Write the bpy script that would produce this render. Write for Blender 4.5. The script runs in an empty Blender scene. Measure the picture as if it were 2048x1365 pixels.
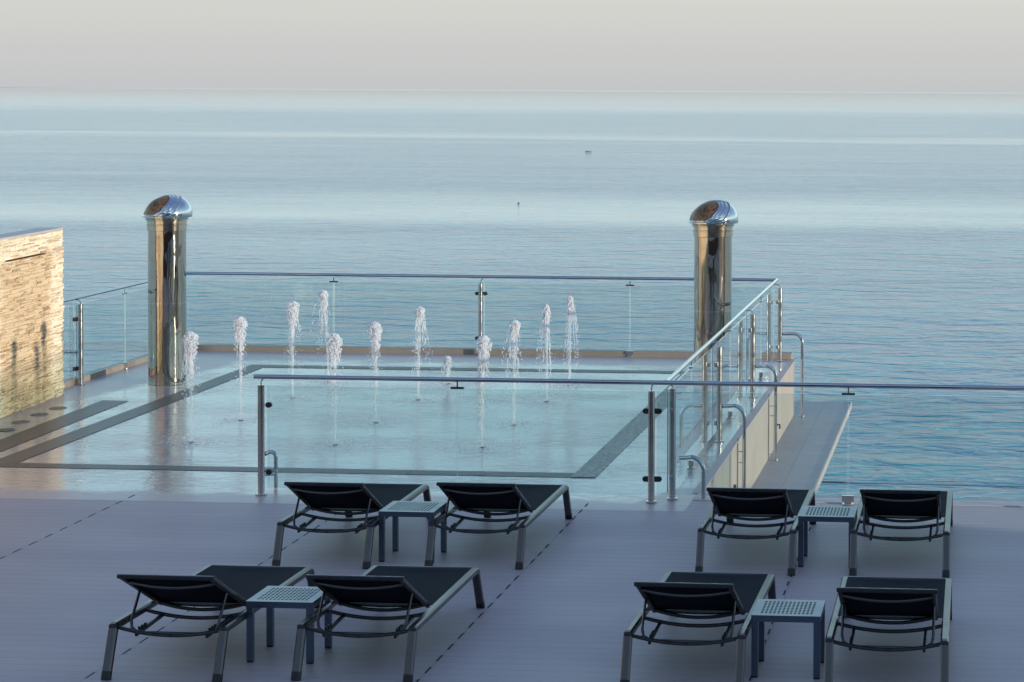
import bpy, bmesh, math, random
from mathutils import Vector, Matrix
R = math.radians
PI = math.pi
rnd = random.Random(7)
scene = bpy.context.scene
COL = scene.collection

# ------------------------------------------------------------------ camera
F, H, PX, PY = 4350.0, 3.8, 1655.0, 310.0
yh = 173.4 + .0056 * PX
PITCH = math.atan((PY - yh) / F)
YAW = math.atan((1965 - PX) / F)
CM = Matrix.Rotation(YAW, 4, 'Z') @ Matrix.Rotation(PI / 2 - PITCH, 4, 'X') @ Matrix.Rotation(.0056, 4, 'Z')
cam = bpy.data.cameras.new('camera')
camo = bpy.data.objects.new('camera', cam)
COL.objects.link(camo)
camo.matrix_world = Matrix.Translation((0, 0, H)) @ CM
cam.sensor_width = 36
cam.lens = F / 2048 * 36
cam.shift_x = (1024 - PX) / 2048
cam.shift_y = (PY - 682.5) / 2048
cam.clip_start = .1
cam.clip_end = 1e6
scene.camera = camo

def ground(px, py, z=0.0):
    d = CM.to_3x3() @ Vector(((px - PX) / F, -(py - PY) / F, -1))
    return Vector((0, 0, H)) + d * ((z - H) / d.z)

# ------------------------------------------------------------------ mesh helpers
class MB:
    def __init__(s): s.v = []; s.f = []; s.m = []
    def add(s, vs, fs, mi=0):
        o = len(s.v); s.v += [tuple(v) for v in vs]
        s.f += [tuple(i + o for i in f) for f in fs]; s.m += [mi] * len(fs)
        return s
    def box(s, x0, x1, y0, y1, z0, z1, mi=0):
        v = [(x, y, z) for z in (z0, z1) for y in (y0, y1) for x in (x0, x1)]
        return s.add(v, [(0, 2, 3, 1), (4, 5, 7, 6), (0, 1, 5, 4), (2, 6, 7, 3), (0, 4, 6, 2), (1, 3, 7, 5)], mi)
    def quad(s, a, b, c, d, mi=0): return s.add([a, b, c, d], [(0, 1, 2, 3)], mi)
    def tube(s, pts, r, n=12, cap=True, mi=0):
        pts = [Vector(p) for p in pts]
        rs = r if isinstance(r, (list, tuple)) else [r] * len(pts)
        prev = None; vs = []
        for i, p in enumerate(pts):
            t = (pts[min(i + 1, len(pts) - 1)] - pts[max(i - 1, 0)]).normalized()
            if prev is None:
                a = t.cross(Vector((0, 0, 1)))
                if a.length < .01: a = t.cross(Vector((0, 1, 0)))
                a.normalize()
            else:
                a = (prev - t * prev.dot(t)).normalized()
            prev = a; b = t.cross(a)
            vs += [p + (a * math.cos(2 * PI * k / n) + b * math.sin(2 * PI * k / n)) * rs[i] for k in range(n)]
        fs = []
        for i in range(len(pts) - 1):
            for k in range(n):
                k2 = (k + 1) % n
                fs.append((i * n + k, i * n + k2, (i + 1) * n + k2, (i + 1) * n + k))
        if cap:
            fs.append(tuple(reversed(range(n)))); fs.append(tuple((len(pts) - 1) * n + k for k in range(n)))
        return s.add(vs, fs, mi)
    def sweep(s, pts, hw, hh, side=Vector((1, 0, 0)), c=.25, mi=0):
        """a bevelled rectangular bar along pts, hw half width along side, hh half height across"""
        pts = [Vector(p) for p in pts]; vs = []; n = 8
        prof = []
        bx, by = hw * (1 - c), hh * (1 - c)
        for sx, sy in ((1, 1), (-1, 1), (-1, -1), (1, -1)):
            pr = [(sx * hw, sy * by), (sx * bx, sy * hh)]
            if sx * sy < 0: pr.reverse()
            prof += pr
        for i, p in enumerate(pts):
            if 0 < i < len(pts) - 1:
                t1 = (p - pts[i - 1]).normalized(); t2 = (pts[i + 1] - p).normalized()
                t = (t1 + t2).normalized(); k = 1 / max(.5, t.dot(t1))
            else:
                t = (pts[min(i + 1, len(pts) - 1)] - pts[max(i - 1, 0)]).normalized(); k = 1
            u = (side - t * side.dot(t)).normalized(); w = t.cross(u)
            vs += [p + u * a + w * b * k for a, b in prof]
        fs = []
        for i in range(len(pts) - 1):
            for k in range(n):
                k2 = (k + 1) % n
                fs.append((i * n + k, i * n + k2, (i + 1) * n + k2, (i + 1) * n + k))
        fs.append(tuple(reversed(range(n)))); fs.append(tuple((len(pts) - 1) * n + k for k in range(n)))
        return s.add(vs, fs, mi)
    def lathe(s, prof, c=(0, 0, 0), n=48, mi=0, cap=True):
        vs = [(c[0] + r * math.cos(2 * PI * k / n), c[1] + r * math.sin(2 * PI * k / n), c[2] + z) for r, z in prof for k in range(n)]
        fs = []
        for i in range(len(prof) - 1):
            for k in range(n):
                k2 = (k + 1) % n
                fs.append((i * n + k, i * n + k2, (i + 1) * n + k2, (i + 1) * n + k))
        if cap:
            fs.append(tuple(reversed(range(n)))); fs.append(tuple((len(prof) - 1) * n + k for k in range(n)))
        return s.add(vs, fs, mi)
    def blob(s, c, rx, ry, rz, rg, j=.2):
        a = ICO; vs = []
        for v in a[0]:
            k = 1 + rg.uniform(-j, j)
            vs.append((c[0] + v[0] * rx * k, c[1] + v[1] * ry * k, c[2] + v[2] * rz * k))
        return s.add(vs, a[1])
    def build(s, name, mats, parent=None, smooth=False, bevel=0, sharp=24):
        me = bpy.data.meshes.new(name)
        me.from_pydata(s.v, [], s.f)
        if not isinstance(mats, (list, tuple)): mats = [mats]
        for m in mats: me.materials.append(m)
        me.polygons.foreach_set('material_index', s.m)
        bm = bmesh.new(); bm.from_mesh(me); bmesh.ops.recalc_face_normals(bm, faces=bm.faces)
        if bevel: bmesh.ops.bevel(bm, geom=list(bm.edges), offset=bevel, segments=2, affect='EDGES', profile=.5)
        if smooth:
            for f in bm.faces: f.smooth = True
            for e in bm.edges:
                if len(e.link_faces) == 2 and e.calc_face_angle(0) > R(sharp): e.smooth = False
        bm.to_mesh(me); bm.free()
        o = bpy.data.objects.new(name, me); COL.objects.link(o)
        if parent: o.parent = parent
        return o

bm = bmesh.new(); bmesh.ops.create_icosphere(bm, subdivisions=1, radius=1)
ICO = ([tuple(v.co) for v in bm.verts], [tuple(v.index for v in f.verts) for f in bm.faces]); bm.free()

def thing(name, label, cat, loc=(0, 0, 0), group=None, rz=0):
    o = bpy.data.objects.new(name, None); COL.objects.link(o); o.location = loc; o.rotation_euler = (0, 0, rz)
    o.empty_display_size = .1
    return tag(o, label, cat, group)
def tag(o, label, cat, group=None):
    o['label'] = label; o['category'] = cat
    if group: o['group'] = group
    return o
def struct(o, kind='structure', label=None, cat=None):
    o['kind'] = kind
    if label: o['label'] = label
    if cat: o['category'] = cat
    return o
def copy_tree(o, parent=None):
    c = o.copy(); COL.objects.link(c); c.parent = parent
    for ch in list(o.children): copy_tree(ch, c)
    return c

# ------------------------------------------------------------------ materials
class NT:
    def __init__(s, name):
        s.mat = bpy.data.materials.new(name); s.mat.use_nodes = True; s.t = s.mat.node_tree
        s.p = s.t.nodes['Principled BSDF']; s.out = s.t.nodes['Material Output']
    def n(s, typ, **kw):
        x = s.t.nodes.new(typ)
        for k, v in kw.items():
            if k.startswith('i_'):
                key = k[2:]; key = int(key) if key.isdigit() else key.replace('_', ' ')
                x.inputs[key].default_value = v
            else: setattr(x, k, v)
        return x
    def l(s, a, b): s.t.links.new(a, b)
    def math(s, op, a, b=None, c=None, clamp=False):
        x = s.t.nodes.new('ShaderNodeMath'); x.operation = op; x.use_clamp = clamp
        for i, q in enumerate((a, b, c)):
            if q is None: continue
            if isinstance(q, (int, float)): x.inputs[i].default_value = q
            else: s.l(q, x.inputs[i])
        return x.outputs[0]
    def rng(s, v, a, b, c=0., d=1., smooth=True):
        x = s.t.nodes.new('ShaderNodeMapRange'); x.interpolation_type = 'SMOOTHSTEP' if smooth else 'LINEAR'
        s.l(v, x.inputs[0])
        for i, q in zip((1, 2, 3, 4), (a, b, c, d)): x.inputs[i].default_value = q
        return x.outputs[0]
    def pos(s, scale=(1, 1, 1), loc=(0, 0, 0), rot=(0, 0, 0)):
        g = s.t.nodes.new('ShaderNodeNewGeometry'); m = s.t.nodes.new('ShaderNodeMapping')
        s.l(g.outputs['Position'], m.inputs[0]); m.inputs['Scale'].default_value = scale; m.inputs['Location'].default_value = loc
        m.inputs['Rotation'].default_value = rot
        return m.outputs[0]
    def obj(s, scale=(1, 1, 1)):
        g = s.t.nodes.new('ShaderNodeTexCoord'); m = s.t.nodes.new('ShaderNodeMapping')
        s.l(g.outputs['Object'], m.inputs[0]); m.inputs['Scale'].default_value = scale
        return m.outputs[0]
    def noise(s, vec, scale, detail=3, rough=.5, dist=0):
        x = s.n('ShaderNodeTexNoise'); x.inputs['Scale'].default_value = scale; x.inputs['Detail'].default_value = detail
        x.inputs['Roughness'].default_value = rough; x.inputs['Distortion'].default_value = dist
        s.l(vec, x.inputs['Vector']); return x.outputs['Fac']
    def ramp(s, v, stops):
        x = s.t.nodes.new('ShaderNodeValToRGB'); cr = x.color_ramp
        while len(cr.elements) < len(stops): cr.elements.new(.5)
        for e, (p, c) in zip(cr.elements, stops): e.position = p; e.color = (*c, 1)
        s.l(v, x.inputs[0]); return x.outputs[0]
    def mix(s, f, a, b, typ='MIX'):
        x = s.t.nodes.new('ShaderNodeMix'); x.data_type = 'RGBA'; x.blend_type = typ
        for i, q in ((0, f), (6, a), (7, b)):
            if isinstance(q, (int, float)): x.inputs[i].default_value = q
            elif isinstance(q, tuple): x.inputs[i].default_value = (*q, 1)
            else: s.l(q, x.inputs[i])
        return x.outputs[2]
    def bump(s, h, strength, dist, prev=None):
        x = s.t.nodes.new('ShaderNodeBump'); x.inputs['Distance'].default_value = dist
        if isinstance(strength, (int, float)): x.inputs['Strength'].default_value = strength
        else: s.l(strength, x.inputs['Strength'])
        s.l(h, x.inputs['Height'])
        if prev is not None: s.l(prev, x.inputs['Normal'])
        return x.outputs[0]
    def set(s, **kw):
        for k, v in kw.items():
            inp = s.p.inputs[k.replace('_', ' ')]
            if isinstance(v, (int, float)): inp.default_value = v
            elif isinstance(v, tuple): inp.default_value = (*v, 1) if len(v) == 3 else v
            else: s.l(v, inp)
        return s.mat

def simple(name, col, rough, metal=0., var=.15, scale=20., brough=.08, **kw):
    m = NT(name); ns = m.noise(m.obj(), scale, 4)
    c = m.mix(m.rng(ns, .3, .7, 0, 1), tuple(x * (1 - var) for x in col), tuple(min(1, x * (1 + var)) for x in col))
    m.set(Base_Color=c, Metallic=metal, Roughness=m.rng(ns, .3, .7, max(.02, rough - brough), rough + brough), **kw)
    return m.mat

def steel(name, rough, col=(.62, .60, .57), wave=.0, scale=(1, 1, 1)):
    m = NT(name); v = m.obj(scale)
    ns = m.noise(v, 9, 4)
    m.set(Base_Color=m.mix(m.rng(ns, .3, .7), tuple(x * .92 for x in col), col), Metallic=1., Roughness=m.rng(ns, .3, .75, rough * .7, rough * 1.4))
    if wave:
        h = m.noise(m.obj((3, 3, .7)), 1.6, 2)
        m.set(Normal=m.bump(h, wave, .02))
    return m.mat

M = {}
M['steel'] = steel('brushed_steel', .17, (.60, .57, .53))
M['rail'] = steel('rail_steel', .12, (.55, .55, .56))
M['mirror'] = steel('polished_steel', .03, (.58, .50, .42), wave=.6)
M['collar'] = steel('collar_steel', .10, (.66, .58, .47))
M['cowl'] = steel('cowl_steel', .06, (.66, .67, .70))
M['dark_brown'] = simple('cowl_inside', (.20, .10, .045), .4, .35, .5, 30)  # dark brown base colour, shared by cowl opening and water slot
M['dark_metal'] = simple('dark_clamp', (.06, .055, .06), .35, .7)
M['frame'] = simple('lounger_frame', (.115, .105, .108), .3, .9, .05, 3, .03)
M['plug'] = simple('foot_plastic', (.012, .012, .013), .5)
M['table'] = simple('table_metal', (.12, .16, .215), .3, .85, .05, 3, .03)
M['blackbar'] = simple('bar_metal', (.05, .05, .055), .35, .6)

def m_fabric():
    m = NT('sling_fabric'); v = m.obj((1, 1, 1))
    w = m.n('ShaderNodeTexWave', bands_direction='X'); w.inputs['Scale'].default_value = 160; m.l(v, w.inputs[0])
    w2 = m.n('ShaderNodeTexWave', bands_direction='Y'); w2.inputs['Scale'].default_value = 160; m.l(v, w2.inputs[0])
    h = m.math('ADD', w.outputs['Fac'], w2.outputs['Fac'])
    ns = m.noise(v, 5, 3)
    m.set(Base_Color=m.mix(ns, (.006, .009, .016), (.012, .018, .03)), Roughness=.65, Normal=m.bump(h, .25, .002))
    m.p.inputs['Specular IOR Level'].default_value = .04
    return m.mat
M['fabric'] = m_fabric()

def m_glass():
    m = NT('railing_glass'); t = m.t; t.nodes.remove(m.p)
    fr = m.n('ShaderNodeFresnel'); fr.inputs['IOR'].default_value = 1.5; gb_ = m.n('ShaderNodeNewGeometry'); fac = m.math('MULTIPLY', m.math('DIVIDE', m.math('MULTIPLY', fr.outputs[0], 2.0), m.math('ADD', fr.outputs[0], 1.0)), m.math('SUBTRACT', 1.0, gb_.outputs['Backfacing']))
    tr = m.n('ShaderNodeBsdfTransparent'); tr.inputs[0].default_value = (.915, .965, .962, 1)
    gl = m.n('ShaderNodeBsdfGlossy'); gl.inputs['Roughness'].default_value = .0; gl.inputs[0].default_value = (1, 1, 1, 1)
    df = m.n('ShaderNodeBsdfDiffuse'); df.inputs[0].default_value = (.7, .75, .76, 1)
    ns = m.noise(m.pos(), 1.2, 4)
    a = m.n('ShaderNodeMixShader'); m.l(fac, a.inputs[0]); m.l(tr.outputs[0], a.inputs[1]); m.l(gl.outputs[0], a.inputs[2])
    b = m.n('ShaderNodeMixShader'); m.l(m.rng(ns, .35, .75, .005, .022), b.inputs[0]); m.l(a.outputs[0], b.inputs[1]); m.l(df.outputs[0], b.inputs[2])
    m.l(b.outputs[0], m.out.inputs[0]); return m.mat
M['glass'] = m_glass()
m = NT('glass_edge'); m.set(Base_Color=(.62, .76, .76), Roughness=.15); M['edge'] = m.mat

def m_water():
    m = NT('fountain_water'); t = m.t
    m.set(Base_Color=(.93, .95, .98), Roughness=.25, Transmission_Weight=.25, IOR=1.33)
    tl = m.n('ShaderNodeBsdfTranslucent'); tl.inputs[0].default_value = (.9, .9, .93, 1)
    a = m.n('ShaderNodeMixShader'); a.inputs[0].default_value = .35; m.l(m.p.outputs[0], a.inputs[1]); m.l(tl.outputs[0], a.inputs[2])
    tr = m.n('ShaderNodeBsdfTransparent')
    b = m.n('ShaderNodeMixShader'); b.inputs[0].default_value = .42; m.l(a.outputs[0], b.inputs[1]); m.l(tr.outputs[0], b.inputs[2])
    m.l(b.outputs[0], m.out.inputs[0]); return m.mat
M['water'] = m_water()
def m_stream():
    m = NT('stream_water'); t = m.t
    m.set(Base_Color=(.93, .93, .95), Roughness=.15, Transmission_Weight=.3, IOR=1.33)
    tr = m.n('ShaderNodeBsdfTransparent')
    b = m.n('ShaderNodeMixShader'); ns = m.noise(m.obj((6, 6, 1)), 9, 3)
    m.l(m.rng(ns, .35, .65, .45, .85), b.inputs[0]); m.l(m.p.outputs[0], b.inputs[1]); m.l(tr.outputs[0], b.inputs[2])
    m.l(b.outputs[0], m.out.inputs[0]); return m.mat
M['stream'] = m_stream()

# terrace floor: large format planks, wet round the fountain
def deck_colour(m, base_a, base_b):
    br = m.n('ShaderNodeTexBrick'); br.offset = .5; br.squash = 1
    m.l(m.pos(loc=(3.59, 0, 0)), br.inputs['Vector'])
    br.inputs['Scale'].default_value = 1; br.inputs['Brick Width'].default_value = 2.135; br.inputs['Row Height'].default_value = .15
    br.inputs['Mortar Size'].default_value = .005; br.inputs['Mortar Smooth'].default_value = .3; br.inputs['Bias'].default_value = 0
    br.offset = 0
    br.inputs['Color1'].default_value = (*base_a, 1); br.inputs['Color2'].default_value = (*base_b, 1)
    br.inputs['Mortar'].default_value = tuple(x * .62 for x in base_a) + (1,)
    st = m.noise(m.pos((.35, 9, 1)), 1.6, 5, .6)
    c = m.mix(m.rng(st, .3, .75, 0, .16), br.outputs['Color'], tuple(x * .78 for x in base_a))
    sc = m.noise(m.pos((1.1, 42, 1)), 1.5, 3, .6)
    c = m.mix(m.rng(sc, .60, .70, 0, .55), c, tuple(x * .6 for x in base_a))
    bl = m.noise(m.pos((.5, .8, 1)), .55, 3)
    c = m.mix(m.rng(bl, .3, .7, 0, .4), c, tuple(x * .9 for x in base_b))
    return c, br, st
def m_deck(wetdeck):
    m = NT('fountain_floor' if wetdeck else 'deck_planks')
    c, br, st = deck_colour(m, (.49, .41, .42), (.465, .39, .405))
    if not wetdeck:
        rg = m.rng(m.noise(m.pos((.6, 1.2, 1)), 1.1, 4), .35, .7, .46, .54)
        m.set(Base_Color=c, Roughness=rg, Normal=m.bump(br.outputs['Fac'], -.25, .004))
        m.p.inputs['IOR'].default_value = 1.36
        return m.mat
    g = m.n('ShaderNodeNewGeometry'); sp = m.n('ShaderNodeSeparateXYZ'); m.l(g.outputs['Position'], sp.inputs[0])
    nz = m.noise(m.pos((1, 1.4, 1)), 1.3, 5, .6)
    nz1 = m.math('ADD', m.math('MULTIPLY', m.math('SUBTRACT', nz, .5), 1.2), m.math('MULTIPLY', m.math('SUBTRACT', m.noise(m.pos((1, 2.5, 1)), 9, 4, .7), .5), .9))
    near = m.rng(m.math('ADD', m.math('SUBTRACT', sp.outputs['Y'], m.math('MULTIPLY', m.rng(sp.outputs['X'], -3.2, -2.8), .7)), m.math('MULTIPLY', nz1, .6)), 19.72, 20.0)
    far = m.rng(m.math('ADD', sp.outputs['Y'], nz1), 29.4, 29.75, 1, 0)
    left = m.rng(m.math('SUBTRACT', m.math('ADD', sp.outputs['X'], m.math('MULTIPLY', nz1, .4)), m.math('MULTIPLY', m.rng(sp.outputs['Y'], 24, 29, 0, 1, False), .9)), -11.35, -11.0)
    wet = m.math('MULTIPLY', m.math('MULTIPLY', near, far), left)
    wetc = m.mix(.45, c, (.27, .33, .37))
    nf = m.noise(m.pos((1, 2.6, 1)), 3.2, 5, .65)
    rgw = m.rng(nf, .35, .75, .03, .15)
    # wind-ruffled film: fine ripples
    rp = m.noise(m.pos((1, 1.9, 1)), 5.5, 4, .62, .4)
    rp2 = m.noise(m.pos((1, 1, 1)), 24, 3, .6)
    hsum = m.math('ADD', m.math('MULTIPLY', rp, 1.0), m.math('MULTIPLY', rp2, .14))
    bmp = m.bump(hsum, m.math('MULTIPLY', wet, m.rng(m.noise(m.pos((.7, 1.1, 1)), .9, 3), .35, .65, .3, .8)), .0125)
    rr = m.n('ShaderNodeMix'); rr.data_type = 'FLOAT'; m.l(wet, rr.inputs[0]); rr.inputs[2].default_value = .33; m.l(rgw, rr.inputs[3])
    m.set(Base_Color=m.mix(wet, c, wetc), Roughness=rr.outputs[0], Normal=bmp)
    m.p.inputs['IOR'].default_value = 1.5
    return m.mat
M['deck'] = m_deck(False); M['floor'] = m_deck(True)

def m_channel(name, dark):
    m = NT(name); nz = m.noise(m.pos((1, 1.9, 1)), 5.5, 4, .62, .4)
    c = m.noise(m.pos(), 8, 4)
    m.set(Base_Color=m.mix(c, tuple(x * .8 for x in dark), dark), Roughness=.36, Normal=m.bump(nz, .35, .012))
    m.p.inputs['IOR'].default_value = 1.28; return m.mat
M['channel'] = m_channel('channel_stone', (.045, .05, .06))
M['drain'] = m_channel('drain_steel', (.16, .15, .145))
M['channel_grey'] = m_channel('channel_grey_stone', (.075, .082, .095))

def m_render(name, a, b, rough=.6, bumpy=.2, sc=2.):
    m = NT(name); ns = m.noise(m.pos(), sc, 6, .65); st = m.noise(m.pos((3, 3, .3)), 2.2, 5)
    c = m.mix(m.rng(ns, .3, .7), a, b); c = m.mix(m.rng(st, .5, .8, 0, .35), c, tuple(x * .7 for x in a))
    m.set(Base_Color=c, Roughness=rough, Normal=m.bump(m.noise(m.pos(), 60, 4), bumpy, .003)); return m.mat
M['concrete'] = m_render('beige_render', (.40, .35, .31), (.35, .31, .28))
M['coping'] = m_render('pale_coping', (.50, .44, .43), (.42, .38, .38), .45)
M['kerb'] = m_render('kerb_stone', (.33, .26, .21), (.26, .21, .175), .55)
M['hotel'] = m_render('hotel_render', (.38, .33, .28), (.32, .28, .24), .7)
M['timber'] = m_render('dark_block', (.07, .045, .03), (.045, .03, .02), .6)  # dark facing of the added, unseen terrace block

def m_walk():
    m = NT('walkway_tiles')
    br = m.n('ShaderNodeTexBrick'); br.offset = .0; m.l(m.pos(loc=(1.91, 0, 0)), br.inputs['Vector'])
    br.inputs['Scale'].default_value = 1; br.inputs['Brick Width'].default_value = .375; br.inputs['Row Height'].default_value = 1.2
    br.inputs['Mortar Size'].default_value = .006; br.inputs['Color1'].default_value = (.36, .36, .40, 1); br.inputs['Color2'].default_value = (.32, .32, .36, 1)
    br.inputs['Mortar'].default_value = (.24, .23, .24, 1)
    ns = m.noise(m.pos(), 2.5, 6, .6)
    m.set(Base_Color=m.mix(m.rng(ns, .35, .7, 0, .45), br.outputs['Color'], (.26, .26, .28)), Roughness=.45); return m.mat
M['walk'] = m_walk()

def m_stone():
    m = NT('ledge_stone'); g = m.n('ShaderNodeNewGeometry')
    rnd_ = g.outputs['Random Per Island']
    c = m.ramp(rnd_, [(0, (.30, .22, .14)), (.08, (.60, .47, .31)), (.3, (.74, .62, .46)), (.55, (.80, .70, .55)), (.75, (.70, .56, .40)), (.9, (.58, .44, .29)), (.96, (.30, .24, .18)), (1., (.62, .40, .26))])
    ns = m.noise(m.pos((1, 1, 2.5)), 14, 5, .65)
    c = m.mix(m.rng(ns, .35, .7, 0, .5), c, (.84, .76, .63))
    # damp tan stain running down under the spout slot, and a darker, greener foot
    sp = m.n('ShaderNodeSeparateXYZ'); m.l(g.outputs['Position'], sp.inputs[0])
    n2 = m.math('MULTIPLY', m.math('SUBTRACT', m.noise(m.pos((1, 1, .5)), 3, 4), .5), .5)
    yy = m.math('ADD', sp.outputs['Y'], n2); zz = m.math('ADD', sp.outputs['Z'], n2)
    stn = m.math('MULTIPLY', m.math('MULTIPLY', m.rng(yy, 24.0, 24.25), m.rng(yy, 25.5, 25.8, 1, 0)), m.rng(zz, 1.75, 1.85, 1, 0))
    c = m.mix(m.math('MULTIPLY', stn, .55), c, (.62, .45, .26), 'MULTIPLY')
    c = m.mix(m.math('MULTIPLY', m.rng(zz, .1, .75, 1, 0), .5), c, (.66, .66, .50), 'MULTIPLY')
    m.set(Base_Color=c, Roughness=.75, Normal=m.bump(ns, .4, .006)); return m.mat
M['stone'] = m_stone()

def m_sea():
    m = NT('sea_water')
    g = m.n('ShaderNodeNewGeometry'); sp = m.n('ShaderNodeSeparateXYZ'); m.l(g.outputs['Position'], sp.inputs[0])
    Y = sp.outputs['Y']
    dist = m.math('LOGARITHM', m.math('MAXIMUM', m.math('ADD', Y, m.math('MULTIPLY', sp.outputs['X'], -.10)), 50), 10)   # log10 metres
    wob = m.math('MULTIPLY', m.math('SUBTRACT', m.noise(m.pos((.0004, .0016, 1), rot=(0, 0, .04)), 1., 6, .62), .5), .34)
    wob2 = m.math('MULTIPLY', m.math('SUBTRACT', m.noise(m.pos((.00009, .0003, 1), rot=(0, 0, .05)), 1., 4, .5), .5), .45)
    ld = m.math('ADD', m.math('ADD', dist, wob), m.math('MULTIPLY', wob2, m.rng(dist, 2.9, 3.6)))
    # calm bands: 1 = slick, 0 = ruffled
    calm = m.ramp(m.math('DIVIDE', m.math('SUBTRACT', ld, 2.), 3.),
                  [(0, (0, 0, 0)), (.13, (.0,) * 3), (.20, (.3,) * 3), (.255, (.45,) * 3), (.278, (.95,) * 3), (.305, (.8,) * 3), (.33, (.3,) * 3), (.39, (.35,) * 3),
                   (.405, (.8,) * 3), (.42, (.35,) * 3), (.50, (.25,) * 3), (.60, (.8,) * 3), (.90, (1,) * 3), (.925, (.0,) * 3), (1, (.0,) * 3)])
    patch = m.noise(m.pos((.004, .014, 1)), 1., 5, .55)
    calm2 = m.math('ADD', calm, m.math('MULTIPLY', m.math('SUBTRACT', patch, .5), .9), clamp=True)
    w1 = m.noise(m.pos((.10, .16, 1), rot=(0, 0, .15)), 1., 3, .5, .6)
    w2 = m.noise(m.pos((.42, .62, 1), rot=(0, 0, -.2)), 1., 5, .6, .7)
    w3 = m.noise(m.pos((.022, .045, 1)), 1., 3, .5)
    hh = m.math('ADD', m.math('ADD', m.math('MULTIPLY', w1, 3.2), m.math('MULTIPLY', w2, .8)), m.math('MULTIPLY', w3, 2.2))
    st = m.math('MULTIPLY', m.rng(calm2, 0, 1, 1.0, .1, False), m.rng(dist, 3.4, 4.1, 1, .8))
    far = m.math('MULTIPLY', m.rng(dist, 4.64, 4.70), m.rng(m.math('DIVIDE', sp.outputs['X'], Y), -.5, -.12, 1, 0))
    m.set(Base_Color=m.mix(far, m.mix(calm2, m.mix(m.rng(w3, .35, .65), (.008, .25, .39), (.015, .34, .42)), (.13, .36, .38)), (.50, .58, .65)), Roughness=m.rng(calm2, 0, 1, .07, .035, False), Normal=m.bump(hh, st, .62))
    m.l(m.rng(far, 0, 1, 1.333, 1.001, False), m.p.inputs['IOR'])
    return m.mat
M['sea'] = m_sea()

# ------------------------------------------------------------------ setting
ZS = -36.0
mb = MB()
Rr = 3e5; ring = [(30, 0), (1500, 0), (20000, 0), (Rr, 0)]
mb.add([(r * math.cos(2 * PI * k / 64), r * math.sin(2 * PI * k / 64), ZS) for r, _ in ring for k in range(64)],
       [(i * 64 + k, i * 64 + (k + 1) % 64, (i + 1) * 64 + (k + 1) % 64, (i + 1) * 64 + k) for i in range(3) for k in range(64)] + [tuple(range(64))])
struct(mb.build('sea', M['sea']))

XL, XR, YN, YF = -11.5, -2.66, 20.25, 30.72        # fountain terrace
mb = MB()
mb.box(-16, 12, -8, 19.4, -.35, 0)
mb.box(XR + .0, 12, 19.4, YN, -.35, -.0015)
deck = struct(mb.build('terrace_deck', M['deck']))
mb = MB(); mb.box(-16, XR, 19.4, YN, -.35, .0); mb.box(XL - .12, XR, YN, YF + .1, -.35, 0)
struct(mb.build('fountain_floor', M['floor']))
# open slots between plank ends, part of the deck
mb = MB()
for x in (-10.0, -7.86, -5.725, -3.59, -1.47, .665, 2.8):
    y = 9.6 + rnd.uniform(0, .1)
    while y < 19.55:
        if rnd.random() > .04:
            hw_ = .0028 if x < -5 else .0055; mb.box(x - hw_, x + hw_, y, y + .145, -.01, .003)
        y += .30
o = mb.build('deck_slots', simple('slot_shadow', (.012, .012, .014), .8)); struct(o)
# pale stone coping along the sea edge of the deck
mb = MB(); mb.box(XR + .01, 12, 19.92, 20.27, -.30, .006)
o = mb.build('sea_edge_coping', M['coping']); struct(o)
# kerb round the far and left side of the fountain floor
mb = MB(); mb.box(XL - .14, -2.68, YF - .1, YF + .10, -.3, .075)
mb.box(XL - .14, XL - .03, 19.5, YF - .1, -.3, .07)
o = mb.build('terrace_kerb', M['kerb'], bevel=.006); tag(o, 'low ochre stone kerb running along the far and left edge of the wet fountain floor', 'kerb')
# substructure, inset, standing in the sea
mb = MB(); mb.box(-15.5, 11.5, -7.5, 19.6, ZS - 2, -.35); mb.box(XL + .4, XR - .35, 19.6, YF - .5, ZS - 2, -.35)
struct(mb.build('cliff', M['concrete']))

# sea side wall below the fountain floor and the lower walkway
t = thing('retaining_wall', 'beige rendered retaining wall dropping from the fountain floor to the lower walkway', 'wall', (XR, 25, -.8))
mb = MB(); mb.box(-.02, .03, -4.74, 5.55, 0.02, .79); mb.build('render', M['concrete'], t)
mb = MB(); mb.box(-.045, .045, -4.74, 5.57, .792, .806); mb.build('cap', M['deck'], t)
for y in (27.6, 23.05):
    mb = MB(); mb.box(.03, .055, y - 25 - .03, y - 25 + .03, .30, .38); mb.tube([(.055, y - 25, .33), (.10, y - 25, .33), (.10, y - 25, .28)], .012, 8)
    mb.build('tap', M['dark_metal'], t)
mb = MB(); mb.box(XR - .3, -1.915, YN + .01, 31.85, -.93, -.78); struct(mb.build('lower_walkway', M['walk']))
mb = MB(); mb.box(-1.913, -1.89, YN + .01, 31.87, -.87, -.772); mb.box(XR - .3, -1.914, 31.852, 31.87, -.87, -.774)
o = mb.build('walkway_edge', M['coping']); tag(o, 'narrow beige stone edging strip along the outer side of the lower walkway', 'edging')
mb = MB(); mb.tube([(-2.9, 29.3, -1.5), (9, 29.3, -1.54)], .013, 10)
o = mb.build('steel_cable', M['rail']); tag(o, 'thin dark steel cable stretched low over the sea to the right of the walkway', 'cable')

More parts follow.
